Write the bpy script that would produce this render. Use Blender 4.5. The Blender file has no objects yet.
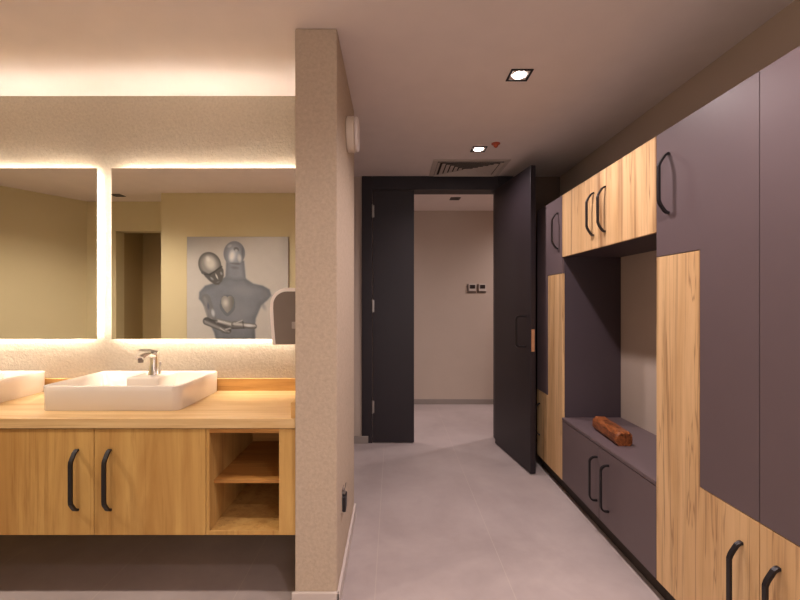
import bpy, bmesh, math, random
from mathutils import Vector, Matrix, noise
random.seed(4)
PI = math.pi
COL = bpy.context.scene.collection

# ------------------------------------------------------------------ materials
def lin(c):
    return tuple(((v/255)/12.92 if v/255 <= .04045 else ((v/255+.055)/1.055)**2.4) for v in c) + (1,)

class NT:
    def __init__(s, name):
        s.m = bpy.data.materials.new(name); s.m.use_nodes = True
        s.t = s.m.node_tree; s.b = s.t.nodes['Principled BSDF']
    def n(s, kind, **kw):
        x = s.t.nodes.new('ShaderNode' + kind)
        for k, v in kw.items():
            if k[0].isdigit() or k[0].isupper() or k in x.inputs: x.inputs[k].default_value = v
            else: setattr(x, k, v)
        return x
    def l(s, a, b): s.t.links.new(a, b)
    def pos(s, scale):
        g = s.n('NewGeometry'); mp = s.n('Mapping'); mp.inputs['Scale'].default_value = scale
        s.l(g.outputs['Position'], mp.inputs['Vector']); return mp.outputs[0]
    def noise(s, vec, scale, detail=4, rough=.5, dist=0):
        x = s.n('TexNoise'); x.inputs['Scale'].default_value = scale
        x.inputs['Detail'].default_value = detail; x.inputs['Roughness'].default_value = rough
        x.inputs['Distortion'].default_value = dist
        s.l(vec, x.inputs['Vector']); return x.outputs[0]
    def ramp(s, fac, stops):
        r = s.n('ValToRGB'); e = r.color_ramp.elements
        while len(e) < len(stops): e.new(.5)
        for i, (p, c) in enumerate(stops):
            e[i].position = p; e[i].color = c
        s.l(fac, r.inputs[0]); return r.outputs[0]
    def mix(s, fac, a, b, mode='MIX'):
        x = s.n('Mix', data_type='RGBA', blend_type=mode)
        for sock, v in ((x.inputs[0], fac), (x.inputs[6], a), (x.inputs[7], b)):
            if hasattr(v, 'is_linked') or hasattr(v, 'links'): s.l(v, sock)
            else: sock.default_value = v
        return x.outputs[2]
    def bump(s, h, strength, dist=.01):
        b = s.n('Bump'); b.inputs['Strength'].default_value = strength; b.inputs['Distance'].default_value = dist
        s.l(h, b.inputs['Height']); s.l(b.outputs[0], s.b.inputs['Normal'])
    def col(s, c):
        if hasattr(c, 'links'): s.l(c, s.b.inputs['Base Color'])
        else: s.b.inputs['Base Color'].default_value = c
    def fin(s, rough=.5, metal=0, spec=.5):
        s.b.inputs['Roughness'].default_value = rough; s.b.inputs['Metallic'].default_value = metal
        s.b.inputs['Specular IOR Level'].default_value = spec; return s.m

def simple(name, c, rough=.5, metal=0, spec=.5, var=.05, nscale=6):
    t = NT(name); c = lin(c)
    f = t.noise(t.pos((1, 1, 1)), nscale, 3)
    d = tuple(v*(1-var) for v in c[:3]) + (1,); u = tuple(min(1, v*(1+var)) for v in c[:3]) + (1,)
    t.col(t.ramp(f, [(.3, d), (.7, u)])); return t.fin(rough, metal, spec)

def emis(name, c, strength):
    t = NT(name); t.col((.8, .8, .8, 1)); t.b.inputs['Emission Color'].default_value = c
    t.b.inputs['Emission Strength'].default_value = strength
    return t.fin(.5)

def plaster(name, c, s1=45, strength=.5, dist=.006):
    t = NT(name); p = t.pos((1, 1, 1)); cc = lin(c)
    a = t.noise(p, s1, 5, .6, .4); b = t.noise(p, s1*.35, 3)
    x = t.n('Math', operation='ADD'); t.l(a, x.inputs[0]); t.l(b, x.inputs[1])
    t.bump(x.outputs[0], strength, dist)
    t.col(t.ramp(a, [(.3, tuple(v*.88 for v in cc[:3])+(1,)), (.7, tuple(min(1, v*1.06) for v in cc[:3])+(1,))]))
    return t.fin(.85, 0, .2)

def wood(name, light, dark, streak, scale=(11, 11, .9), knots=True, rough=.45):
    t = NT(name); p = t.pos(scale)
    a = t.noise(p, 1.3, 6, .62, .6)
    base = t.ramp(a, [(.32, lin(dark)), (.66, lin(light))])
    p2 = t.pos(tuple(v*4.5 if v > 4 else v*1.6 for v in scale))
    f = t.noise(p2, 1.0, 5, .7, .3)
    fs = t.ramp(f, [(.33, (1, 1, 1, 1)), (.47, (0, 0, 0, 1))])
    m1 = t.n('Math', operation='MULTIPLY'); t.l(fs, m1.inputs[0]); m1.inputs[1].default_value = .5
    c = t.mix(m1.outputs[0], base, lin(streak))
    # broad boards of slightly different tone
    if knots:
        p3 = t.pos(tuple(v*.52 for v in scale)); v = t.n('TexVoronoi'); v.inputs['Scale'].default_value = 1.0
        nn = t.n('TexNoise'); nn.inputs['Scale'].default_value = 1.5; t.l(p3, nn.inputs['Vector'])
        ad = t.n('VectorMath', operation='ADD'); t.l(p3, ad.inputs[0]); t.l(nn.outputs['Color'], ad.inputs[1])
        t.l(ad.outputs[0], v.inputs['Vector'])
        k = t.ramp(v.outputs['Distance'], [(.05, (1, 1, 1, 1)), (.2, (0, 0, 0, 1))])
        m2 = t.n('Math', operation='MULTIPLY'); t.l(k, m2.inputs[0]); m2.inputs[1].default_value = .65
        c = t.mix(m2.outputs[0], c, lin(streak))
        # long thin dark cracks
        p4 = t.pos(tuple(v*1.3 if v > 4 else v*.55 for v in scale))
        g = t.noise(p4, 1.4, 3, .55, .9)
        sb = t.n('Math', operation='SUBTRACT'); t.l(g, sb.inputs[0]); sb.inputs[1].default_value = .5
        ab = t.n('Math', operation='ABSOLUTE'); t.l(sb.outputs[0], ab.inputs[0])
        k = t.ramp(ab.outputs[0], [(.0, (1, 1, 1, 1)), (.014, (0, 0, 0, 1))])
        m3 = t.n('Math', operation='MULTIPLY'); t.l(k, m3.inputs[0]); m3.inputs[1].default_value = .6
        c = t.mix(m3.outputs[0], c, lin(streak))
    t.col(c); t.bump(f, .08, .002)
    return t.fin(rough, 0, .3)

M = {}
M['ceil'] = simple('ceiling_paint', (226, 214, 208), .9, 0, .1, .02)
M['plaster'] = plaster('rough_plaster', (188, 170, 150), 60, .35, .005)
M['plaster_wall'] = plaster('rough_plaster_wall', (190, 178, 160), 60, .5, .006)
M['paint'] = simple('smooth_wall_paint', (186, 170, 156), .85, 0, .2, .03, 2)
M['paint_shade'] = simple('shaded_wall_paint', (104, 86, 74), .85, 0, .2, .03, 2)  # wall paint darkened to carry the shade behind the open door leaf
M['olive'] = simple('cream_wall_paint', (206, 194, 158), .8, 0, .2, .03, 1.5)
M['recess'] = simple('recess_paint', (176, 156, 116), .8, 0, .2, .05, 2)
M['skirt'] = simple('skirting_white', (196, 184, 176), .5, 0, .4, .02)
M['skirt_grey'] = simple('skirting_grey', (140, 130, 122), .5, 0, .4, .03)
M['oak_v'] = wood('honey_oak_veneer', (204, 164, 98), (176, 132, 72), (140, 92, 40), (8, 8, .7), False, .45)
M['splash'] = wood('oak_splashback', (214, 170, 106), (188, 142, 80), (150, 104, 54), (.9, 9, 9), False, .45)
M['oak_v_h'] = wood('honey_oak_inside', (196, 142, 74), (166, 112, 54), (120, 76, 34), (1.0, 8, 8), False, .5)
M['counter'] = wood('oak_worktop', (220, 188, 138), (200, 162, 108), (172, 128, 76), (.9, 12, 12), False, .38)
M['oak_c'] = wood('pale_oak_veneer', (222, 186, 138), (194, 154, 106), (126, 86, 54), (7, 7, .55), True, .45)
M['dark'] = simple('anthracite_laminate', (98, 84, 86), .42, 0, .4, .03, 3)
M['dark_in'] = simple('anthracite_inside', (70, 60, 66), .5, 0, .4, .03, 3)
M['plinth'] = simple('plinth_dark', (52, 42, 36), .6, 0, .3, .05)
M['blackdoor'] = simple('black_door_laminate', (36, 29, 33), .45, 0, .35, .06, 2)
M['black'] = simple('black_metal', (34, 30, 32), .4, .3, .5, .05)
M['ceramic'] = simple('white_ceramic', (222, 211, 199), .14, 0, .5, .005)
M['chrome'] = simple('chrome', (238, 234, 228), .16, 1, .5, .03)
M['steel'] = simple('brushed_steel', (165, 158, 152), .35, 1, .5, .05, 30)
M['brass'] = simple('brass_plate', (190, 140, 104), .45, .3, .5, .08, 30)
M['whitepl'] = simple('white_plastic', (226, 214, 206), .4, 0, .4, .01)
M['creampl'] = simple('cream_plastic', (222, 208, 190), .4, 0, .4, .01)
M['greypl'] = simple('smoked_grey_plastic', (120, 106, 96), .35, 0, .4, .05)
M['greypl2'] = simple('light_grey_plastic', (160, 148, 140), .35, 0, .4, .05)
M['redpl'] = simple('red_brown_plastic', (170, 76, 48), .4, 0, .4, .05)
M['vent'] = simple('vent_enamel', (190, 178, 168), .5, 0, .4, .03)
M['ventgrey'] = simple('vent_shadow_side', (118, 106, 98), .6, 0, .2, .05)
M['ventdark'] = simple('vent_shadow', (60, 52, 48), .8, 0, .1, .05)
M['screen'] = simple('dark_screen', (52, 44, 42), .25, 0, .5, .05)
M['led'] = emis('led_strip', (1, .90, .79, 1), 64)
M['led_soft'] = emis('led_strip_soft', (1, .90, .80, 1), 12)
M['lamp'] = emis('lamp_disc', (1, .93, .88, 1), 40)
M['lamp_off'] = simple('lamp_lens_dark', (40, 30, 26), .3)
t = NT('mirror_glass'); f = t.noise(t.pos((1, 1, 1)), 1.0, 1)
t.col(t.ramp(f, [(0, (.93, .92, .88, 1)), (1, (.94, .93, .89, 1))])); M['mirror'] = t.fin(0.0, 1)
# log wood
t = NT('carved_brown_wood'); p = t.pos((9, 3, 9)); f = t.noise(p, 6, 5, .6, .5)
t.col(t.ramp(f, [(.3, lin((50, 24, 12))), (.5, lin((128, 70, 34))), (.72, lin((170, 104, 60)))])); t.bump(f, .5, .004)
M['log'] = t.fin(.35)
M['logdark'] = simple('carving_dark', (70, 34, 18), .5)
# floor tile: large concrete-look porcelain
t = NT('concrete_tile'); p = t.pos((1, 1, 1))
a = t.noise(p, 1.6, 5, .6, .4); b = t.noise(p, 14, 4, .6)
c1 = t.ramp(a, [(.3, lin((158, 145, 141))), (.7, lin((178, 165, 161)))])
c2 = t.ramp(b, [(.3, (.93, .93, .93, 1)), (.7, (1.0, 1.0, 1.0, 1))])
cc = t.mix(1.0, c1, c2, 'MULTIPLY')
mp = t.n('Mapping'); g = t.n('NewGeometry'); mp.inputs['Location'].default_value = (.086, 30.3, 0)
t.l(g.outputs['Position'], mp.inputs['Vector'])
br = t.n('TexBrick', offset=0.0, squash=1.0)
for k, v in (('Scale', 1.0), ('Mortar Size', .0028), ('Mortar Smooth', .3), ('Brick Width', .666), ('Row Height', 60.0)):
    br.inputs[k].default_value = v
br.inputs['Color1'].default_value = (0, 0, 0, 1); br.inputs['Color2'].default_value = (0, 0, 0, 1)
br.inputs['Mortar'].default_value = (1, 1, 1, 1)
t.l(mp.outputs[0], br.inputs['Vector'])
mm = t.n('Math', operation='MULTIPLY'); t.l(br.outputs['Fac'], mm.inputs[0]); mm.inputs[1].default_value = .3
cc = t.mix(mm.outputs[0], cc, lin((196, 182, 170)))
t.col(cc); t.l(t.ramp(b, [(.3, (.38, .38, .38, 1)), (.7, (.5, .5, .5, 1))]), t.b.inputs['Roughness'])
M['floor'] = t.m; t.b.inputs['Specular IOR Level'].default_value = .35
# print on canvas: vertex colours
t = NT('canvas_print'); a = t.n('VertexColor', layer_name='Col'); w = t.noise(t.pos((1, 1, 1)), 400, 2)
t.l(a.outputs[0], t.b.inputs['Base Color']); t.bump(w, .05, .001); M['print'] = t.fin(.55)

# ------------------------------------------------------------------ mesh helpers
class MB:
    def __init__(s): s.bm = bmesh.new()
    def _bevel(s, vs, w, seg):
        es = set(e for v in vs for e in v.link_edges)
        bmesh.ops.bevel(s.bm, geom=list(es), offset=w, segments=seg, affect='EDGES', profile=.5)
    def box(s, x0, x1, y0, y1, z0, z1, bev=0, seg=2):
        r = bmesh.ops.create_cube(s.bm, size=1); vs = r['verts']
        for v in vs:
            v.co = Vector(((x0+x1)/2+v.co.x*(x1-x0), (y0+y1)/2+v.co.y*(y1-y0), (z0+z1)/2+v.co.z*(z1-z0)))
        if bev: s._bevel(vs, bev, seg)
        return s
    def prism(s, pts, vec, bev=0):
        """pts: 3-D planar polygon, extruded along vec"""
        vec = Vector(vec)
        a = [s.bm.verts.new(Vector(p)) for p in pts]; b = [s.bm.verts.new(Vector(p)+vec) for p in pts]
        n = len(pts); s.bm.faces.new(a); s.bm.faces.new(b[::-1])
        for i in range(n): s.bm.faces.new((a[i], b[i], b[(i+1) % n], a[(i+1) % n]))
        if bev: s._bevel(a+b, bev, 2)
        return s
    def cyl(s, c, axis, r0, r1, h, seg=32, caps=True):
        c = Vector(c); ax = Vector(axis).normalized(); q = ax.to_track_quat('Z', 'Y')
        R = []
        for r, d in ((r0, 0), (r1, h)):
            R.append([s.bm.verts.new(c + q @ Vector((r*math.cos(2*PI*i/seg), r*math.sin(2*PI*i/seg), d))) for i in range(seg)])
        for i in range(seg): s.bm.faces.new((R[0][i], R[0][(i+1) % seg], R[1][(i+1) % seg], R[1][i]))
        if caps: s.bm.faces.new(R[0][::-1]); s.bm.faces.new(R[1])
        return s
    def lathe(s, c, axis, prof, seg=40):
        c = Vector(c); q = Vector(axis).normalized().to_track_quat('Z', 'Y'); R = []
        for r, d in prof:
            r = max(r, .0002)
            R.append([s.bm.verts.new(c + q @ Vector((r*math.cos(2*PI*i/seg), r*math.sin(2*PI*i/seg), d))) for i in range(seg)])
        for k in range(len(R)-1):
            for i in range(seg): s.bm.faces.new((R[k][i], R[k][(i+1) % seg], R[k+1][(i+1) % seg], R[k+1][i]))
        s.bm.faces.new(R[0][::-1]); s.bm.faces.new(R[-1]); return s
    def sweep(s, path, side, w, t, round_=0):
        """rectangular/elliptic bar swept along path; side = constant lateral direction (width w), thickness t"""
        path = [Vector(p) for p in path]; side = Vector(side).normalized(); R = []
        n = 10 if round_ else 4
        for i, p in enumerate(path):
            d = (path[min(i+1, len(path)-1)]-path[max(i-1, 0)]).normalized(); nn = d.cross(side).normalized()
            ring = []
            for k in range(n):
                if round_:
                    a = 2*PI*k/n; ring.append(s.bm.verts.new(p+side*(w/2*math.cos(a))+nn*(t/2*math.sin(a))))
                else:
                    sx, sy = ((1, 1), (-1, 1), (-1, -1), (1, -1))[k]
                    ring.append(s.bm.verts.new(p+side*(w/2*sx)+nn*(t/2*sy)))
            R.append(ring)
        for k in range(len(R)-1):
            for i in range(n): s.bm.faces.new((R[k][i], R[k][(i+1) % n], R[k+1][(i+1) % n], R[k+1][i]))
        s.bm.faces.new(R[0][::-1]); s.bm.faces.new(R[-1]); return s
    def build(s, name, mat, parent=None, smooth=False, **props):
        bm = s.bm; bmesh.ops.recalc_face_normals(bm, faces=bm.faces)
        xs = [v.co for v in bm.verts]
        lo = Vector([min(v[i] for v in xs) for i in range(3)]); hi = Vector([max(v[i] for v in xs) for i in range(3)])
        c = (lo+hi)/2; c.z = lo.z
        for v in bm.verts: v.co -= c
        me = bpy.data.meshes.new(name); bm.to_mesh(me); bm.free()
        if smooth:
            me.polygons.foreach_set('use_smooth', [True]*len(me.polygons))
            try: me.set_sharp_from_angle(angle=math.radians(38))
            except Exception: pass
        me.materials.append(mat)
        o = bpy.data.objects.new(name, me); COL.objects.link(o)
        o.location = c
        if parent:
            o.parent = parent; pl = Vector((0, 0, 0)); q = parent
            while q: pl += q.location; q = q.parent
            o.location = c-pl
        for k, v in props.items(): o[k] = v
        return o

def thing(name, label, cat, loc, group=None):
    o = bpy.data.objects.new(name, None); COL.objects.link(o); o.location = loc; o.empty_display_size = .1
    o['label'] = label; o['category'] = cat
    if group: o['group'] = group
    return o
def tag(o, label, cat, group=None):
    o['label'] = label; o['category'] = cat
    if group: o['group'] = group
    return o
def struct(name, mb, mat, **kw):
    o = mb.build(name, mat, **kw); o['kind'] = 'structure'; return o
def dup(root, loc, label, parent=None):
    r = root.copy(); COL.objects.link(r); r.location = loc
    if parent: r.parent = parent
    if label: r['label'] = label
    for ch in list(root.children):
        c = ch.copy(); COL.objects.link(c); c.parent = r
        for g in list(ch.children):
            d = g.copy(); COL.objects.link(d); d.parent = c
    return r

H = 2.65      # ceiling
YW = 2.549    # vanity wall face
XP0, XP1, YP = -.4475, -.2557, 1.918      # short wall beside the vanity
YF = 4.187    # door wall
XR = 1.665    # right wall
YC = 5.76     # corridor wall

# ------------------------------------------------------------------ setting
struct('floor', MB().box(-4.6, 3.6, -3.0, 6.0, -.12, 0), M['floor'])
struct('ceiling', MB().box(-4.6, 3.6, -3.0, 6.0, H, H+.12), M['ceil'])
struct('wall_vanity', MB().box(-4.6, XP0, YW, 2.70, 0, H), M['plaster_wall'])
struct('wall_partition', MB().box(XP0, XP1, YP, 2.76, 0, H, .006, 2), M['plaster'])
struct('wall_right', MB().box(XR, XR+.12, -2.9, YF, 0, H), M['paint'])
m = MB()
m.box(-1.6, -.309, YF, YF+.16, 0, H); 
struct('wall_doorway', m, M['paint'])
struct('wall_doorway_right', MB().box(1.19, XR+.12, YF, YF+.16, 0, H), M['paint_shade'])
struct('wall_corridor', MB().box(-2.0, 3.5, YC, YC+.12, 0, H), M['paint'])
struct('wall_corridor_left', MB().box(-1.72, -1.6, 2.70, YC, 0, H), M['paint'])
struct('wall_corridor_right', MB().box(3.4, 3.52, YF+.16, YC, 0, H), M['paint'])
struct('wall_corridor_front', MB().box(XR+.12, 3.4, YF, YF+.16, 0, H), M['paint'])
struct('wall_behind', MB().box(-2.66, -.6, .053, .213, 0, H), M['olive'])
struct('wall_behind_side', MB().box(-.76, -.6, -2.9, .053, 0, H), M['olive'])
# recess with a doorway, seen in the mirror
m = MB(); m.box(-3.93, -3.445, -.354, -.194, 0, H); m.box(-2.86, -2.56, -.354, -.194, 0, H); m.box(-3.445, -2.86, -.354, -.194, 2.283, H)
struct('wall_recess', m, M['olive'])
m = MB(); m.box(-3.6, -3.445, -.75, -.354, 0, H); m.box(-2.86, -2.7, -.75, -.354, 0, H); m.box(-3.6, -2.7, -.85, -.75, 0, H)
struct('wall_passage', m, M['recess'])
struct('wall_recess_side', MB().box(-2.66, -2.56, -.194, .053, 0, H), M['olive'])
m = MB(); m.prism([(-4.217, .524, 0), (-3.79, -.22, 0), (-3.95, -.32, 0), (-4.36, .43, 0)], (0, 0, H))
m.box(-4.36, -4.217, .50, 2.549, 0, H)
struct('wall_left', m, M['olive'])

# skirtings
sk = .08
m = MB(); m.box(XP0-.013, XP1+.013, YP-.014, YP, 0, sk, .003); m.box(XP1, XP1+.014, YP-.014, 2.76, 0, sk, .003)
struct('baseboard_partition', m, M['skirt'])
struct('baseboard_doorway', MB().box(-1.6, -.245, YF-.04, YF-.026, 0, .074, .003), M['skirt_grey'])
struct('baseboard_corridor', MB().box(-1.6, 3.4, YC-.014, YC, 0, .07, .003), M['skirt_grey'])
struct('baseboard_right', MB().box(XR-.014, XR, 3.62, YF, 0, .074, .003), M['skirt_grey'])

# door frame
m = MB()
m.box(-.309, -.205, YF-.025, YF+.17, 0, H-.002, .003)          # left jamb
m.box(1.040, 1.19, YF-.025, YF+.17, 0, H-.002, .003)           # right jamb
m.box(-.205, 1.040, YF-.025, YF+.17, 2.515, H-.002, .003)
struct('trim_1', m, M['blackdoor'])
# narrow closed leaf
d1 = thing('door_1', 'narrow black door leaf standing closed at left of doorway', 'door', (0, YF, 0))
d1['kind'] = 'structure'
MB().box(-.200, .209, YF-.02, YF+.026, .008, 2.508, .003).build('door_panel', M['blackdoor'], d1)
for z in (.36, 1.36, 2.30):
    m = MB(); m.cyl((-.203, YF-.031, z-.065), (0, 0, 1), .007, .007, .13, 12); m.box(-.200, -.186, YF-.024, YF-.0195, z-.06, z+.06)
    m.build('hinge', M['steel'], d1, True)
# open leaf
hx, hy, fx, fy = 1.008, 4.15, 1.113, 3.40
d = Vector((fx-hx, fy-hy, 0)).normalized(); nrm = Vector((-d.y, d.x, 0))  # to the right (+x)
if nrm.x < 0: nrm = -nrm
d2 = thing('door_2', 'wide black door leaf standing open against the cabinets', 'door', (hx, hy, 0))
d2['kind'] = 'structure'
A = Vector((hx, hy, .008)); B = Vector((fx, fy, .008))
MB().prism([A, B, B+nrm*.045, A+nrm*.045], (0, 0, 2.50), .003).build('door_panel', M['blackdoor'], d2)
hp = A + d*.67
def arch(base, out, z0, z1, depth, r=.03, n=5):
    pts = []
    base = Vector((base.x, base.y, 0)); out = Vector(out)
    pts.append(base+Vector((0, 0, z0)))
    for i in range(n+1):
        a = -PI/2+PI/2*i/n
        pts.append(base+out*(depth-r+r*math.cos(a)) + Vector((0, 0, z0+r+r*math.sin(a))))
    for i in range(n+1):
        a = PI/2*i/n
        pts.append(base+out*(depth-r+r*math.cos(a)) + Vector((0, 0, z1-r+r*math.sin(a))))
    pts.append(base+Vector((0, 0, z1)))
    return pts
MB().sweep(arch(hp, -nrm, 1.03, 1.28, .085, .025), d, .018, .016).build('handle', M['black'], d2)
MB().prism([B-d*.0+nrm*.008+Vector((0, 0, .99))+d*.0001, B+d*.0025+nrm*.008+Vector((0, 0, .99)), B+d*.0025+nrm*.034+Vector((0, 0, .99)), B+nrm*.034+Vector((0, 0, .99))], (0, 0, .18)).build('latch_plate', M['brass'], d2, label='brass latch plate')

# ------------------------------------------------------------------ vanity
def pull_pts(base, out, z0, z1, depth=.042):
    """angled bow pull"""
    base = Vector((base[0], base[1], 0)); out = Vector(out)
    P = [(0, 0), (.008, .001), (.018, .008), (.033, .030), (.040, .042), (depth, .056)]
    pts = [base+out*a+Vector((0, 0, z0+b)) for a, b in P]
    pts += [base+out*a+Vector((0, 0, z1-b)) for a, b in P[::-1]]
    return pts
YV = 1.937
zb, zt = .325, .818
def vanity(x0, xs, xd, x1, shelf, label, loc):
    t = thing('vanity_cabinet', label, 'cabinet', loc, 'wall hung oak vanity cabinets')
    yb = YW-.004
    m = MB(); T = .018
    m.box(x0, x0+T, YV+.019, yb, zb, zt)
    m.box(x0, x1, YV+.019, yb, zb, zb+T) if not shelf else m.box(x0, xd, YV+.019, yb, zb, zb+T)
    m.box(x0, x1, YV+.019, yb, zt-T, zt-.001) if not shelf else m.box(x0, xd, YV+.019, yb, zt-T, zt-.001)
    m.box(x0+T, (xd if shelf else x1), yb-.008, yb, zb+T, zt-T)
    m.box((x1 if not shelf else xd)-T, (x1 if not shelf else xd), YV+.019, yb, zb+T, zt-T)
    m.build('carcass', M['oak_v'], t)
    g = .0015
    for a, b, hx_ in ((x0, xs, xs-.077), (xs, xd, xs+.074)):
        dr = MB().box(a+g, b-g, YV, YV+.018, zb, zt-.004, .0012, 1).build('door', M['oak_v'], t)
        MB().sweep(pull_pts((hx_, YV), (0, -1, 0), .443, .718), (1, 0, 0), .017, .010).build('handle', M['black'], dr)
    if shelf:
        # open shelf box
        m = MB()
        m.box(xd+.001, xd+.016, YV, yb, zb, zt-.004, .001, 1)
        m.box(-.526, x1, YV, YV+.022, zb, zt-.004, .001, 1)
        m.box(-.526, -.510, YV+.022, yb, zb, zt-.004)
        m.box(xd+.016, -.526, YV, yb, zb, zb+.02, .001, 1)
        m.build('shelf_frame', M['oak_v'], t)
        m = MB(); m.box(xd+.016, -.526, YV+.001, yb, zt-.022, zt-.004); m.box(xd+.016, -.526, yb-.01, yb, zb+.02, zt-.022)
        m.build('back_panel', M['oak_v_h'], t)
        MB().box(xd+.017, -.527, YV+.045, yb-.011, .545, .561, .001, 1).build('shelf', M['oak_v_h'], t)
    return t
vanity(-1.900, -1.379, -.8625, XP0-.003, True, 'wall-hung oak vanity cabinet with open shelf niche beside the plaster wall', (-1.2, 2.24, zb))
vanity(-2.95, -2.43, -1.902, -1.902, False, 'wall-hung oak vanity cabinet under the left basin, outer neighbour of shelf niche unit', (-2.48, 2.24, zb))

ct = thing('countertop', 'long pale oak worktop under both white basins', 'countertop', (-1.73, 2.24, .818))
MB().box(-3.02, XP0-.002, YV-.008, YW-.002, .819, .865, .0015, 1).build('worktop', M['counter'], ct)
MB().box(-3.02, XP0-.002, YW-.022, YW-.001, .8655, .938, .001, 1).build('backsplash', M['splash'], ct)
MB().box(XP0-.022, XP0-.001, YV-.006, YW-.023, .8655, .936, .001, 1).build('side_splash', M['splash'], ct)

# cable sagging under the cabinet
pts = [Vector((-2.1+.42*i/16, 1.99, .318-.010*math.sin(PI*i/16)-(0.004 if i % 5 == 0 else 0))) for i in range(17)]
tag(MB().sweep(pts, (0, 1, 0), .008, .008, 1).build('cable', M['black'], None, True), 'thin dark cable sagging under the oak vanity cabinet', 'cable')

# basins
def rrect(x0, x1, y0, y1, rf, rb, z, n=8):
    P = []
    for cx, cy, r, a0 in ((x1-rb, y1-rb, rb, 0), (x0+rb, y1-rb, rb, PI/2), (x0+rf, y0+rf, rf, PI), (x1-rf, y0+rf, rf, 1.5*PI)):
        for i in range(n+1):
            a = a0+PI/2*i/n; P.append(Vector((cx+r*math.cos(a), cy+r*math.sin(a), z)))
    return P
bx0, bx1, by0, by1 = -1.735, -1.047, 2.056, 2.520
zb0, zb1 = .8655, .988
def basin():
    t = thing('wash_basin', 'white rectangular countertop basin with chrome tap, nearest the plaster wall', 'basin', ((bx0+bx1)/2, (by0+by1)/2, zb0), 'countertop basins')
    m = MB(); R = []
    def ring(ins, z, rf, rb, backins=None):
        bi = ins if backins is None else backins
        R.append([m.bm.verts.new(p) for p in rrect(bx0+ins, bx1-ins, by0+ins, by1-bi, rf, rb, z)])
    ring(.005, zb0, .042, .016); ring(.003, zb0+.003, .044, .018); ring(.001, zb1-.03, .045, .019); ring(0, zb1-.004, .046, .02)
    ring(.002, zb1-.001, .045, .02); ring(.005, zb1, .043, .018)
    ring(.011, zb1, .04, .016); ring(.014, zb1-.002, .04, .016); ring(.02, zb1-.012, .055, .02)
    ring(.035, zb1-.05, .06, .04); ring(.07, zb1-.085, .07, .06); ring(.12, zb1-.095, .06, .06)
    n = len(R[0])
    for k in range(len(R)-1):
        for i in range(n): m.bm.faces.new((R[k][i], R[k][(i+1) % n], R[k+1][(i+1) % n], R[k+1][i]))
    m.bm.faces.new(R[0][::-1]); m.bm.faces.new(R[-1])
    # tap ledge rising from the bowl
    m.box(-1.465, -1.285, 2.30, by1-.013, zb0+.012, zb1-.002, .014, 4)
    m.build('bowl', M['ceramic'], t, True)
    MB().lathe((-1.375, 2.22, zb1-.0945), (0, 0, 1), [(.03, 0), (.03, .003), (.024, .006), (.0, .007)], 24).build('drain', M['chrome'], t, True)
    return t
b1 = basin()
dup(b1, b1.location+Vector((-1.030, 0, 0)), 'white rectangular countertop basin at the left edge, cut off by the frame')

def tap():
    x, y, z = -1.368, 2.405, zb1-.0015
    t = thing('basin_tap', 'chrome single-lever tap on the basin nearest the plaster wall', 'tap', (x, y, z), 'chrome basin taps')
    m = MB()
    m.lathe((x, y, z), (0, 0, 1), [(.033, 0), (.033, .004), (.030, .008), (.027, .06), (.027, .10), (.029, .118), (.025, .128), (.0, .130)], 32)
    m.build('tap_body', M['chrome'], t, True)
    pts = [(x, y+.012, z+.092), (x, y-.03, z+.112), (x, y-.07, z+.122), (x, y-.11, z+.118), (x, y-.135, z+.108)]
    MB().sweep(pts, (1, 0, 0), .044, .026, 1).build('spout', M['chrome'], t, True)
    MB().cyl((x, y-.128, z+.085), (0, 0, 1), .014, .014, .022, 20).build('aerator', M['greypl'], t, True)
    pts = [(x, y+.02, z+.128), (x, y-.02, z+.137), (x, y-.07, z+.148), (x, y-.12, z+.152)]
    MB().sweep(pts, (1, 0, 0), .030, .008).build('lever', M['steel'], t)
    m = MB(); m.cyl((x+.015, y+.035, z), (0, 0, 1), .003, .003, .055, 12); m.lathe((x+.015, y+.035, z+.05), (0, 0, 1), [(.002, 0), (.007, .004), (.007, .014), (.003, .018)], 16)
    m.build('drain_rod', M['steel'], t, True)
    return t
t1 = tap()
dup(t1, t1.location+Vector((-1.030, 0, 0)), 'chrome single-lever tap on the left basin at the frame edge')

# mirrors with back light
def mirror(x0, x1, label, ends):
    z0, z1 = 1.178, 2.202; yf = 2.515
    t = thing('backlit_mirror', label, 'mirror', ((x0+x1)/2, YW, z0), 'backlit wall mirrors')
    MB().box(x0, x1, yf, yf+.005, z0, z1).build('glass', M['mirror'], t)
    MB().box(x0+.045, x1-.045, yf+.0055, YW-.001, z0+.046, z1-.046).build('backing', M['whitepl'], t)
    a, b = yf+.020, YW-.004
    for z in (z1-.035, z0+.027): MB().box(x0+.040, x1-.040, a, b, z, z+.008).build('led_strip', M['led'], t)
    for x in (x0+.015, x1-.022): MB().box(x, x+.007, a-.012, b, z0+.02, z1-.02).build('side_led_strip', M['led_soft'], t)
    return t
mirror(-3.0, -1.772, 'backlit rectangular mirror above the left basin', 0)
mirror(-1.686, -.50, 'backlit rectangular mirror beside the plaster wall, reflecting a silver canvas print', 0)

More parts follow.
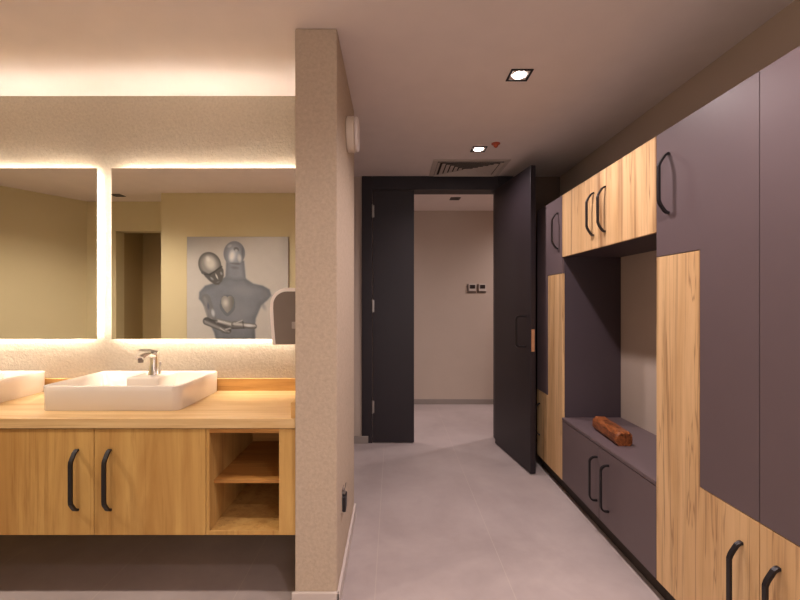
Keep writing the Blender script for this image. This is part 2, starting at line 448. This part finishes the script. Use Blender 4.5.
# paper towel dispenser on partition wall
t = thing('paper_towel_dispenser', 'white rounded paper towel dispenser with smoked side, on plaster wall beside mirror', 'dispenser', (-.54, 2.2, 1.19))
def profile(ins, y):
    x1_, x0_ = XP0-.002, XP0-.163; z0_, z1_ = 1.188, 1.470
    P = [(x1_, z0_+ins*.2), (x0_+.012+ins, z0_+ins*.2), (x0_+.004+ins, z0_+.10), (x0_+ins, z1_-.10)]
    r = .085-ins
    for i in range(1, 9):
        a = PI-PI/2*i/8; P.append((x0_+ins+r+r*math.cos(a), z1_-ins-r+r*math.sin(a)))
    P.append((x1_, z1_-ins)); return [(p[0], y, p[1]) for p in P]
MB().prism(profile(0, 2.08), (0, .24, 0), .006).build('cover', M['whitepl'], t, True)
m = MB(); m.prism(profile(.018, 2.076), (0, .006, 0)); m.build('side_panel', M['greypl'], t, label='smoked grey side panel')
MB().box(-.500, -.470, 2.073, 2.077, 1.268, 1.302, .001).build('window', M['greypl2'], t)

# round sounder on partition wall
t = thing('wall_sounder', 'round cream wall sounder high on the plaster wall near ceiling', 'alarm', (XP1, 2.36, 2.24))
c = (XP1, 2.36, 2.34)
MB().lathe(c, (1, 0, 0), [(.09, 0), (.096, .003), (.096, .040), (.092, .0438)], 48).build('base', M['creampl'], t, True)
MB().lathe((XP1+.044, 2.36, 2.34), (1, 0, 0), [(.080, 0), (.090, .001), (.094, .004), (.094, .012), (.088, .018), (.05, .020), (.0, .021)], 48).build('cover', M['whitepl'], t, True)

# small metal holder on the corridor face
t = thing('wall_socket', 'small chrome and black flip socket low on the corridor side of plaster wall', 'socket', (XP1, 2.11, .35))
MB().box(XP1+.0005, XP1+.005, 2.07, 2.15, .355, .465, .002).build('plate', M['chrome'], t)
m = MB(); m.box(XP1+.0055, XP1+.022, 2.075, 2.145, .36, .435, .004); m.build('cover', M['black'], t)
m = MB(); m.box(XP1+.0055, XP1+.017, 2.098, 2.122, .437, .452, .003)
m.sweep([(XP1+.008, 2.11, .45), (XP1+.016, 2.11, .47), (XP1+.02, 2.11, .492)], (0, 1, 0), .01, .005, 1)
m.build('clip', M['steel'], t)

# ------------------------------------------------------------------ canvas print on the wall behind (seen in the mirror)
def smooth(a, b, x):
    t = max(0, min(1, (x-a)/(b-a))); return t*t*(3-2*t)
def ell(x, y, cx, cy, rx, ry, rot=0):
    c, s = math.cos(rot), math.sin(rot); dx, dy = x-cx, y-cy
    u = (dx*c+dy*s)/rx; v = (-dx*s+dy*c)/ry; return math.sqrt(u*u+v*v), u, v
def poly_in(x, y, P):
    ins = False; dmin = 1e9; n = len(P)
    for i in range(n):
        x1, y1 = P[i]; x2, y2 = P[(i+1) % n]
        if (y1 > y) != (y2 > y) and x < (x2-x1)*(y-y1)/(y2-y1)+x1: ins = not ins
        dx, dy = x2-x1, y2-y1; t = max(0, min(1, ((x-x1)*dx+(y-y1)*dy)/(dx*dx+dy*dy)))
        dmin = min(dmin, math.hypot(x-x1-t*dx, y-y1-t*dy))
    return dmin if ins else -dmin
def seg(x, y, x1, y1, x2, y2, r1, r2):
    dx, dy = x2-x1, y2-y1; t = max(0, min(1, ((x-x1)*dx+(y-y1)*dy)/(dx*dx+dy*dy)))
    r = r1+(r2-r1)*t; dd = math.hypot(x-x1-t*dx, y-y1-t*dy); side = ((x-x1)*dy-(y-y1)*dx)
    return r-dd, (1 if side > 0 else -1)*dd/r
TORSO = [(215, 262), (160, 292), (118, 305), (92, 335), (90, 365), (118, 400), (128, 430), (135, 470), (160, 520), (170, 560), (350, 560), (348, 500), (352, 455), (378, 395), (405, 372), (424, 350), (415, 322), (385, 305), (340, 295), (300, 268)]
def paint(x, y):
    n = noise.noise(Vector((x*.03, y*.03, 0)))*.5+noise.noise(Vector((x*.12, y*.12, 3)))*.3
    v = .50+.03*n; v *= 1-.38*smooth(130, 0, y-80+(x-35)*.15)*smooth(420, -60, x-35) - .15*smooth(60, 0, 500-x)*smooth(200, 0, y-80)
    tint = (1.03, 1.0, .97)
    def over(mask, val, tn=(.84, .94, 1.14)):
        nonlocal v, tint
        mask = max(0, min(1, mask))
        v = v*(1-mask)+val*mask; tint = tuple(a*(1-mask)+b*mask for a, b in zip(tint, tn))
    def blob(cx, cy, rx, ry, rot, val, a=.8, soft=.35, tn=(.90, .97, 1.10)):
        q, _, _ = ell(x, y, cx, cy, rx, ry, rot)
        if q < 1: over(a*smooth(1, 1-soft, q), val, tn)
    def limb(x1, y1, x2, y2, r1, r2, hi, lo, kc=.25, a=1):
        hi *= .85
        dd, k = seg(x, y, x1, y1, x2, y2, r1, r2)
        if dd > -2: over(a*smooth(-2, 3, dd), lo+(hi-lo)*math.exp(-((k-kc)**2)/.16), (.98, .99, 1.03))
    # torso, softly shaded, fading at the waist
    dd = poly_in(x, y, TORSO)
    if dd > -6: over(smooth(-6, 5, dd), .165+.05*smooth(0, 30, dd)+.04*n-.04*smooth(480, 560, y))
    blob(300, 330, 110, 50, .1, .30, .5, .9); blob(280, 420, 90, 80, 0, .27, .5, .9); blob(395, 340, 26, 34, .2, .20, .5, .8)
    blob(385, 395, 16, 40, -.5, .17, .5, .9); blob(110, 345, 26, 34, 0, .20, .5, .8)
    # neck
    dd = poly_in(x, y, [(216, 190), (212, 270), (255, 285), (306, 275), (298, 190)])
    if dd > -5: over(smooth(-5, 4, dd), .19+.08*smooth(0, 25, dd)+.04*n)
    blob(255, 222, 30, 10, .1, .12, .5, .8)
    # right head, face turned up
    q, u, w = ell(x, y, 253, 156, 49, 56, .05)
    if q < 1.05:
        over(smooth(1.05, .97, q), .20+.34*math.exp(-((u+.05)**2/.30+(w-.1)**2/.5)))
        blob(242, 168, 20, 36, .15, .80, .9, .8, (1, 1, 1)); blob(277, 178, 14, 28, -.1, .66, .8, .8, (1, 1, 1))
        blob(262, 137, 17, 13, .5, .10, .75, .5); blob(262, 143, 9, 8, .4, .55, .8, .5); blob(232, 122, 16, 10, -.5, .52, .6, .7)
        blob(258, 203, 34, 7, .08, .12, .6, .6); blob(291, 150, 7, 34, 0, .12, .5, .7)
    # left head, bowed
    q, u, w = ell(x, y, 140, 208, 52, 60, -.42)
    if q < 1.05:
        over(smooth(1.05, .95, q), .10+.16*smooth(1, .6, q), (1, 1, 1)); blob(142, 200, 34, 46, -.42, .62, .95, .75, (1.02, 1, .95))
        blob(132, 182, 14, 20, -.4, .78, .6, .8, (1, 1, 1)); blob(102, 250, 7, 12, .3, .08, .7, .5)
    dd = poly_in(x, y, [(104, 236), (118, 262), (140, 284), (165, 300), (182, 300), (196, 284), (205, 258), (203, 232), (192, 210), (165, 235), (135, 250)])
    if dd > -4:
        over(smooth(-4, 3, dd), .09, (1, 1, 1))
        blob(150, 272, 15, 7, .75, .30, .9, .8); blob(193, 248, 8, 12, -.3, .30, .9, .8); blob(172, 262, 5, 20, -.42, .62, .9, .8, (1, 1, 1))
        blob(178, 288, 13, 4, -.35, .22, .7, .9)
    limb(116, 252, 140, 254, 3, 3, .05, .03, 0, .8); limb(140, 254, 196, 216, 3.5, 3, .05, .03, 0, .9)
    # folded arms
    limb(122, 365, 150, 455, 22, 21, .30, .15, -.2, .6); blob(133, 400, 8, 24, -.1, .09, .7, .8, (.8, .85, 1.3)); blob(155, 430, 12, 26, -.2, .62, .7, .8)
    limb(126, 468, 225, 512, 19, 15, .30, .07, -.3)
    limb(178, 468, 262, 490, 13, 14, .66, .16, .1); limb(255, 484, 345, 492, 17, 13, .58, .12, .2); blob(320, 488, 28, 9, .06, .66, .8, .7)
    for a_, b_, c_, d_ in ((262, 476, 290, 464), (205, 470, 232, 484), (188, 500, 214, 518), (214, 506, 238, 500)): limb(a_, b_, c_, d_, 4, 3, .7, .3, 0, .85)
    for a_, b_, c_, d_ in ((140, 462, 176, 466), (240, 502, 300, 500), (176, 478, 250, 500), (292, 470, 296, 500)): limb(a_, b_, c_, d_, 3.5, 2.5, .05, .05, 0, .8)
    blob(342, 535, 8, 10, 0, .12, .6, .6); blob(210, 520, 26, 8, .1, .10, .7, .6)
    # heart, point down
    hx_, hy_ = (x-222)/26, -(y-396)/36
    q = (hx_*hx_+hy_*hy_-1)**3-hx_*hx_*hy_**3
    if q < 0: over(.8, .26+.34*math.exp(-((hx_+.35)**2+(hy_-.35)**2)/.25)-.12*smooth(0, 1, hx_), (1.03, 1, .94))
    elif q < .6 and abs(hx_) < 1.5 and abs(hy_) < 1.5: over(.55, .11)
    return tuple(max(.01, min(1, v*c)) for c in tint)
px0, px1, pz0, pz1 = -2.351, -1.193, .945, 2.145
pic = thing('canvas_print', 'silver grey canvas print of two embracing metallic busts on cream wall', 'picture', ((px0+px1)/2, .213, pz0))
MB().box(px0, px1, .2135, .242, pz0, pz1, .002).build('stretcher_frame', M['greypl2'], pic)
NX, NZ = 190, 200
bm = bmesh.new(); lay = bm.loops.layers.color.new('Col'); G = []; C = {}
for j in range(NZ+1):
    row = []
    for i in range(NX+1):
        u, w = i/NX, j/NZ
        v = bm.verts.new((px0+.003+(px1-px0-.006)*u, .2435, pz1-.003-(pz1-pz0-.006)*w)); row.append(v)
        # reference pixel: canvas is x 35..500, y 80..  (87.2 px/m * 4.615)
        C[v] = paint(35+u*(px1-px0)*402, 80+w*(pz1-pz0)*402)
    G.append(row)
for j in range(NZ):
    for i in range(NX):
        fc = bm.faces.new((G[j][i], G[j][i+1], G[j+1][i+1], G[j+1][i]))
        for lp in fc.loops: lp[lay] = tuple((c*12.92 if c < .0031308 else 1.055*c**(1/2.4)-.055) for c in C[lp.vert])+(1,)
me = bpy.data.meshes.new('print'); bm.to_mesh(me); bm.free(); me.materials.append(M['print'])
o = bpy.data.objects.new('print', me); COL.objects.link(o); o.parent = pic; o.location = -pic.location

# ------------------------------------------------------------------ corridor cabinets
XC = 1.235; XB = XR-.002
ZT = 2.178; ZB = .10
y0, y1, y2, y3, y4, y5 = .86, 1.415, 1.970, 3.066, 3.602, 0
g = .0018
def yz(P, x): return [(x, p[0], p[1]) for p in P]
def carcass(m, a, b, z0, z1, open_front=True, T=.018):
    xf = XC+.0195
    m.box(xf, XB, a, a+T, z0, z1); m.box(xf, XB, b-T, b, z0, z1)
    m.box(xf, XB, a+T, b-T, z0, z0+T); m.box(xf, XB, a+T, b-T, z1-T, z1)
    m.box(XB-.008, XB, a+T, b-T, z0+T, z1-T)
def tall(near, far, split_side, label, group='tall two-tone wardrobe units'):
    """split_side: +1 -> oak strip on the far side (larger y)"""
    t = thing('wardrobe_unit', label, 'cabinet', ((XC+XB)/2, (near+far)/2, 0), group)
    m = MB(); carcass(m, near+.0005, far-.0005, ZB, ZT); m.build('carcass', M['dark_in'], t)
    MB().box(XC+.045, XC+.063, near+.001, far-.001, 0, ZB-.001).build('plinth', M['plinth'], t)
    zl, zn = .656, 1.610; w = .279
    a, b = near+g, far-g
    if split_side > 0:
        s = far-w
        D = [(a, zl+g), (s-g, zl+g), (s-g, zn+g), (b, zn+g), (b, ZT), (a, ZT)]
        W = [(a, ZB), (b, ZB), (b, zn-g), (s+g, zn-g), (s+g, zl-g), (a, zl-g)]
        hu, hl = far-.088, near+.072
    else:
        s = near+w
        D = [(b, zl+g), (s+g, zl+g), (s+g, zn+g), (a, zn+g), (a, ZT), (b, ZT)]
        W = [(b, ZB), (a, ZB), (a, zn-g), (s-g, zn-g), (s-g, zl-g), (b, zl-g)]
        hu, hl = near+.08, far-.072
    dd = MB().prism(yz(D, XC), (.018, 0, 0)).build('upper_door', M['dark'], t)
    MB().sweep(pull_pts((XC, hu), (-1, 0, 0), 1.80, 2.065, .045), (0, 1, 0), .015, .010).build('handle', M['black'], dd)
    ww = MB().prism(yz(W, XC), (.018, 0, 0)).build('lower_door', M['oak_c'], t)
    MB().sweep(pull_pts((XC, hl), (-1, 0, 0), .285, .548, .045), (0, 1, 0), .015, .010).build('handle', M['black'], ww)
    return t
tall(y1, y2, +1, 'tall wardrobe unit with L-shaped anthracite door and oak strip, in front of bench niche')
tall(y0, y1, -1, 'tall wardrobe unit at right edge of view, nearest the camera')
tall(y3, y4, -1, 'tall narrow-looking wardrobe unit behind the open black door, far end')

t = thing('overhead_cabinet', 'pale oak two-door overhead cabinet above the bench niche', 'cabinet', ((XC+XB)/2, (y2+y3)/2, 1.725))
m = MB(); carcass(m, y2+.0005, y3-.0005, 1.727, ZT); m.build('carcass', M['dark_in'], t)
ym = 2.518
for a, b, h in ((y2, ym, ym-.075), (ym, y3, ym+.065)):
    dr = MB().box(XC, XC+.018, a+g, b-g, 1.727, ZT, .001, 1).build('door', M['oak_c'], t)
    MB().sweep(pull_pts((XC, h), (-1, 0, 0), 1.81, 2.07, .045), (0, 1, 0), .015, .010).build('handle', M['black'], dr)

t = thing('bench_cabinet', 'low anthracite two-door bench cabinet inside the niche', 'cabinet', ((XC+XB)/2, (y2+y3)/2, 0))
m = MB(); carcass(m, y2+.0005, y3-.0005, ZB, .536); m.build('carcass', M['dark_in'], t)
MB().box(XC-.002, XB, y2+.001, y3-.001, .538, .558, .0015, 1).build('bench_top', M['dark'], t)
MB().box(XC+.045, XC+.063, y2+.001, y3-.001, 0, ZB-.001).build('plinth', M['plinth'], t)
for a, b, h in ((y2, ym, 2.405), (ym, y3, 2.543)):
    dr = MB().box(XC, XC+.018, a+g, b-g, ZB, .534, .001, 1).build('door', M['dark'], t)
    MB().sweep(arch(Vector((XC, h, 0)), (-1, 0, 0), .20, .462, .046, .032, 6), (0, 1, 0), .013, .010).build('handle', M['black'], dr)

# carved wooden piece on the bench
t = thing('carved_wooden_block', 'long faceted reddish brown carved wooden block lying on the bench', 'ornament', (1.35, 2.55, .558))
ax0, ax1 = Vector((1.373, 2.79, .559)), Vector((1.352, 2.45, .559))
L = (ax1-ax0); dn = L.normalized(); sd = Vector((-dn.y, dn.x, 0))
prof = [(-.036, 0), (.036, 0), (.050, .022), (.048, .062), (.030, .082), (-.028, .084), (-.048, .062), (-.050, .022)]
m = MB(); R = []
for k, (s, sc) in enumerate(((0, .82), (.02, 1), (.25, .96), (.5, 1.0), (.75, .97), (.97, 1.0), (1, .86))):
    R.append([m.bm.verts.new(ax0+L*s+sd*(p[0]*sc)+Vector((0, 0, p[1]*sc))) for p in prof])
for k in range(len(R)-1):
    for i in range(8): m.bm.faces.new((R[k][i], R[k][(i+1) % 8], R[k+1][(i+1) % 8], R[k+1][i]))
m.bm.faces.new(R[0][::-1]); m.bm.faces.new(R[-1])
m.build('block', M['log'], t)
m = MB()
for s in (.28, .36, .44, .50, .58, .66, .74):   # shallow carved strokes
    c = ax0+L*s+Vector((0, 0, .0805)); q = random.uniform(-.008, .008)
    m.box(c.x-.012+q, c.x+.012+q, c.y-.004, c.y+.004, c.z-.002, c.z+.0008)
    m.box(c.x-.003, c.x+.002, c.y-.012, c.y+.012, c.z-.002, c.z+.0006)
m.build('carving', M['logdark'], t)

# ------------------------------------------------------------------ ceiling fittings
def downlight(x, y, label, lit, size=.12):
    t = thing('ceiling_downlight', label, 'downlight', (x, y, H), 'square recessed downlights')
    s = size/2; m = MB()
    for a in (((-s, s), (-s, -s+.012)), ((-s, s), (s-.012, s)), ((-s, -s+.012), (-s+.012, s-.012)), ((s-.012, s), (-s+.012, s-.012))):
        m.box(x+a[0][0], x+a[0][1], y+a[1][0], y+a[1][1], H-.006, H-.0005, .001, 1)
    m.build('frame', M['black'], t)
    MB().box(x-s+.012, x+s-.012, y-s+.012, y+s-.012, H-.002, H-.0005).build('reflector', M['whitepl'] if lit else M['lamp_off'], t)
    MB().cyl((x, y, H-.0035), (0, 0, 1), .036, .036, .001, 28).build('lamp', M['lamp'] if lit else M['lamp_off'], t)
    return t
def spot(x, y, power, col=(1, .86, .80), angle=150, r=.04, z=H-.012, blend=.8):
    l = bpy.data.lights.new('downlight_beam', 'SPOT'); l.energy = power; l.color = col; l.spot_size = math.radians(angle); l.spot_blend = blend
    l.shadow_soft_size = r
    o = bpy.data.objects.new('downlight_beam', l); COL.objects.link(o); o.location = (x, y, z); return o
P1 = 62
CR = (1, .85, .85)
downlight(.695, 2.31, 'lit square black downlight in ceiling, nearer of two by the cabinets', True); spot(.695, 2.31, P1, CR)
downlight(.70, 3.43, 'lit square black downlight in ceiling, next to the air diffuser', True); spot(.70, 3.43, P1*.8, CR)
downlight(.695, 1.19, 'lit square black downlight in ceiling above the nearest wardrobe unit', True); spot(.695, 1.19, P1, CR)
downlight(.695, -.2, 'added fill downlight, unseen in ceiling behind the camera, first', True); spot(.695, -.2, P1, CR)  # unseen lamp added as fill for the whole room
downlight(.695, -1.6, 'added fill downlight, unseen in ceiling behind the camera, second', True); spot(.695, -1.6, P1, CR)  # second unseen fill lamp, added further back
CW = (1, .86, .74)
downlight(-1.5, 1.26, 'lit square downlight in ceiling over the basins', True); spot(-1.5, 1.26, 45, CW, r=.03)
downlight(-3.0, 1.26, 'added fill downlight, unseen in ceiling at the left end of washroom', True); spot(-3.0, 1.26, 125, CW, r=.03)  # extra unseen lamp, added to brighten the walls reflected in the mirrors
downlight(-3.22, .12, 'unlit dark downlight in ceiling seen in the mirror', False)
# corridor beyond
downlight(.749, 5.07, 'unlit dark downlight in ceiling of the corridor beyond the door', False)
downlight(2.3, 5.1, 'lit square downlight in corridor ceiling beyond the door, out of view', True); spot(2.3, 5.1, 95, CR, 165)
downlight(-1.0, 5.0, 'lit square downlight at the hidden left end of corridor ceiling', True); spot(-1.0, 5.0, 60, CR, 165)

# air diffuser
t = thing('air_diffuser', 'square four-way ceiling air diffuser above the black doorway', 'vent', (.69, 3.94, H))
vx0, vx1, vy0, vy1 = .355, 1.035, 3.68, 4.158
m = MB(); w = .045
m.box(vx0, vx1, vy0, vy0+w, H-.006, H-.0005, .001, 1); m.box(vx0, vx1, vy1-w+.02, vy1, H-.006, H-.0005, .001, 1)
m.box(vx0, vx0+w, vy0+w, vy1-w+.02, H-.006, H-.0005, .001, 1); m.box(vx1-w, vx1, vy0+w, vy1-w+.02, H-.006, H-.0005, .001, 1)
m.build('frame', M['vent'], t)
MB().box(vx0+w, vx1-w, vy0+w, vy1-w+.02, H-.0012, H-.0003).build('backing', M['ventdark'], t)
ix0, ix1, iy0, iy1 = vx0+w, vx1-w, vy0+w, vy1-w+.02
cx, cy = (ix0+ix1)/2, (iy0+iy1)/2; hx_, hy_ = (ix1-ix0)/2, (iy1-iy0)/2
n = 7
for k in range(n):
    f0 = 1-k/n; f1 = f0-(.085 if k == 0 else .118)
    for side in range(4):
        # louvre blade tilted outward, a trapezoid strip along one side
        m = MB()
        if side == 0: P = [(cx-hx_*f0, cy-hy_*f0, H-.014), (cx+hx_*f0, cy-hy_*f0, H-.014), (cx+hx_*f1, cy-hy_*f1, H-.002), (cx-hx_*f1, cy-hy_*f1, H-.002)]
        elif side == 1: P = [(cx-hx_*f0, cy+hy_*f0, H-.014), (cx+hx_*f0, cy+hy_*f0, H-.014), (cx+hx_*f1, cy+hy_*f1, H-.002), (cx-hx_*f1, cy+hy_*f1, H-.002)]
        elif side == 2: P = [(cx-hx_*f0, cy-hy_*f0, H-.014), (cx-hx_*f0, cy+hy_*f0, H-.014), (cx-hx_*f1, cy+hy_*f1, H-.002), (cx-hx_*f1, cy-hy_*f1, H-.002)]
        else: P = [(cx+hx_*f0, cy-hy_*f0, H-.014), (cx+hx_*f0, cy+hy_*f0, H-.014), (cx+hx_*f1, cy+hy_*f1, H-.002), (cx+hx_*f1, cy-hy_*f1, H-.002)]
        m.prism(P, (0, 0, -.0012)); 
        m.build('louvre', M['vent'], t)

# detector
t = thing('ceiling_detector', 'small red-brown ceiling detector beside the far downlight', 'detector', (.81, 3.31, H))
MB().lathe((.81, 3.31, H-.0005), (0, 0, -1), [(.034, 0), (.034, .006), (.026, .010)], 28).build('base', M['redpl'], t, True)
MB().lathe((.81, 3.31, H-.0105), (0, 0, -1), [(.022, 0), (.016, .014), (.006, .024), (.0, .025)], 28).build('sensor', M['redpl'], t, True)

# thermostats on corridor wall
def thermo(x, label):
    t = thing('wall_thermostat', label, 'thermostat', (x, YC, 1.525), 'thermostats on the corridor wall')
    MB().box(x-.062, x+.062, YC-.006, YC-.0005, 1.522, 1.648, .003).build('base', M['greypl'], t)
    MB().box(x-.040, x+.060, YC-.024, YC-.0065, 1.548, 1.648, .004).build('housing', M['vent'], t)
    MB().box(x-.026, x+.046, YC-.0262, YC-.0242, 1.583, 1.634, .0005).build('screen', M['screen'], t)
thermo(1.075, 'grey wall thermostat with dark screen, left of the pair beyond doorway')
thermo(1.213, 'grey wall thermostat with dark screen, right of the pair beyond doorway')

# ------------------------------------------------------------------ world, camera
w = bpy.data.worlds.new('World'); bpy.context.scene.world = w; w.use_nodes = True
w.node_tree.nodes['Background'].inputs[0].default_value = (1, .87, .85, 1)
w.node_tree.nodes['Background'].inputs[1].default_value = 1.6
cam = bpy.data.cameras.new('Camera'); co = bpy.data.objects.new('Camera', cam); COL.objects.link(co)
co.location = (0, 0, 1.4); co.rotation_euler = (PI/2, 0, 0)
cam.sensor_width = 36; cam.lens = 420/800*36; cam.shift_x = 7/800; cam.shift_y = 2/800; cam.clip_start = .02
bpy.context.scene.camera = co
vs = bpy.context.scene.view_settings
vs.view_transform = 'Standard'; vs.look = 'None'; vs.exposure = .55; vs.gamma = 1
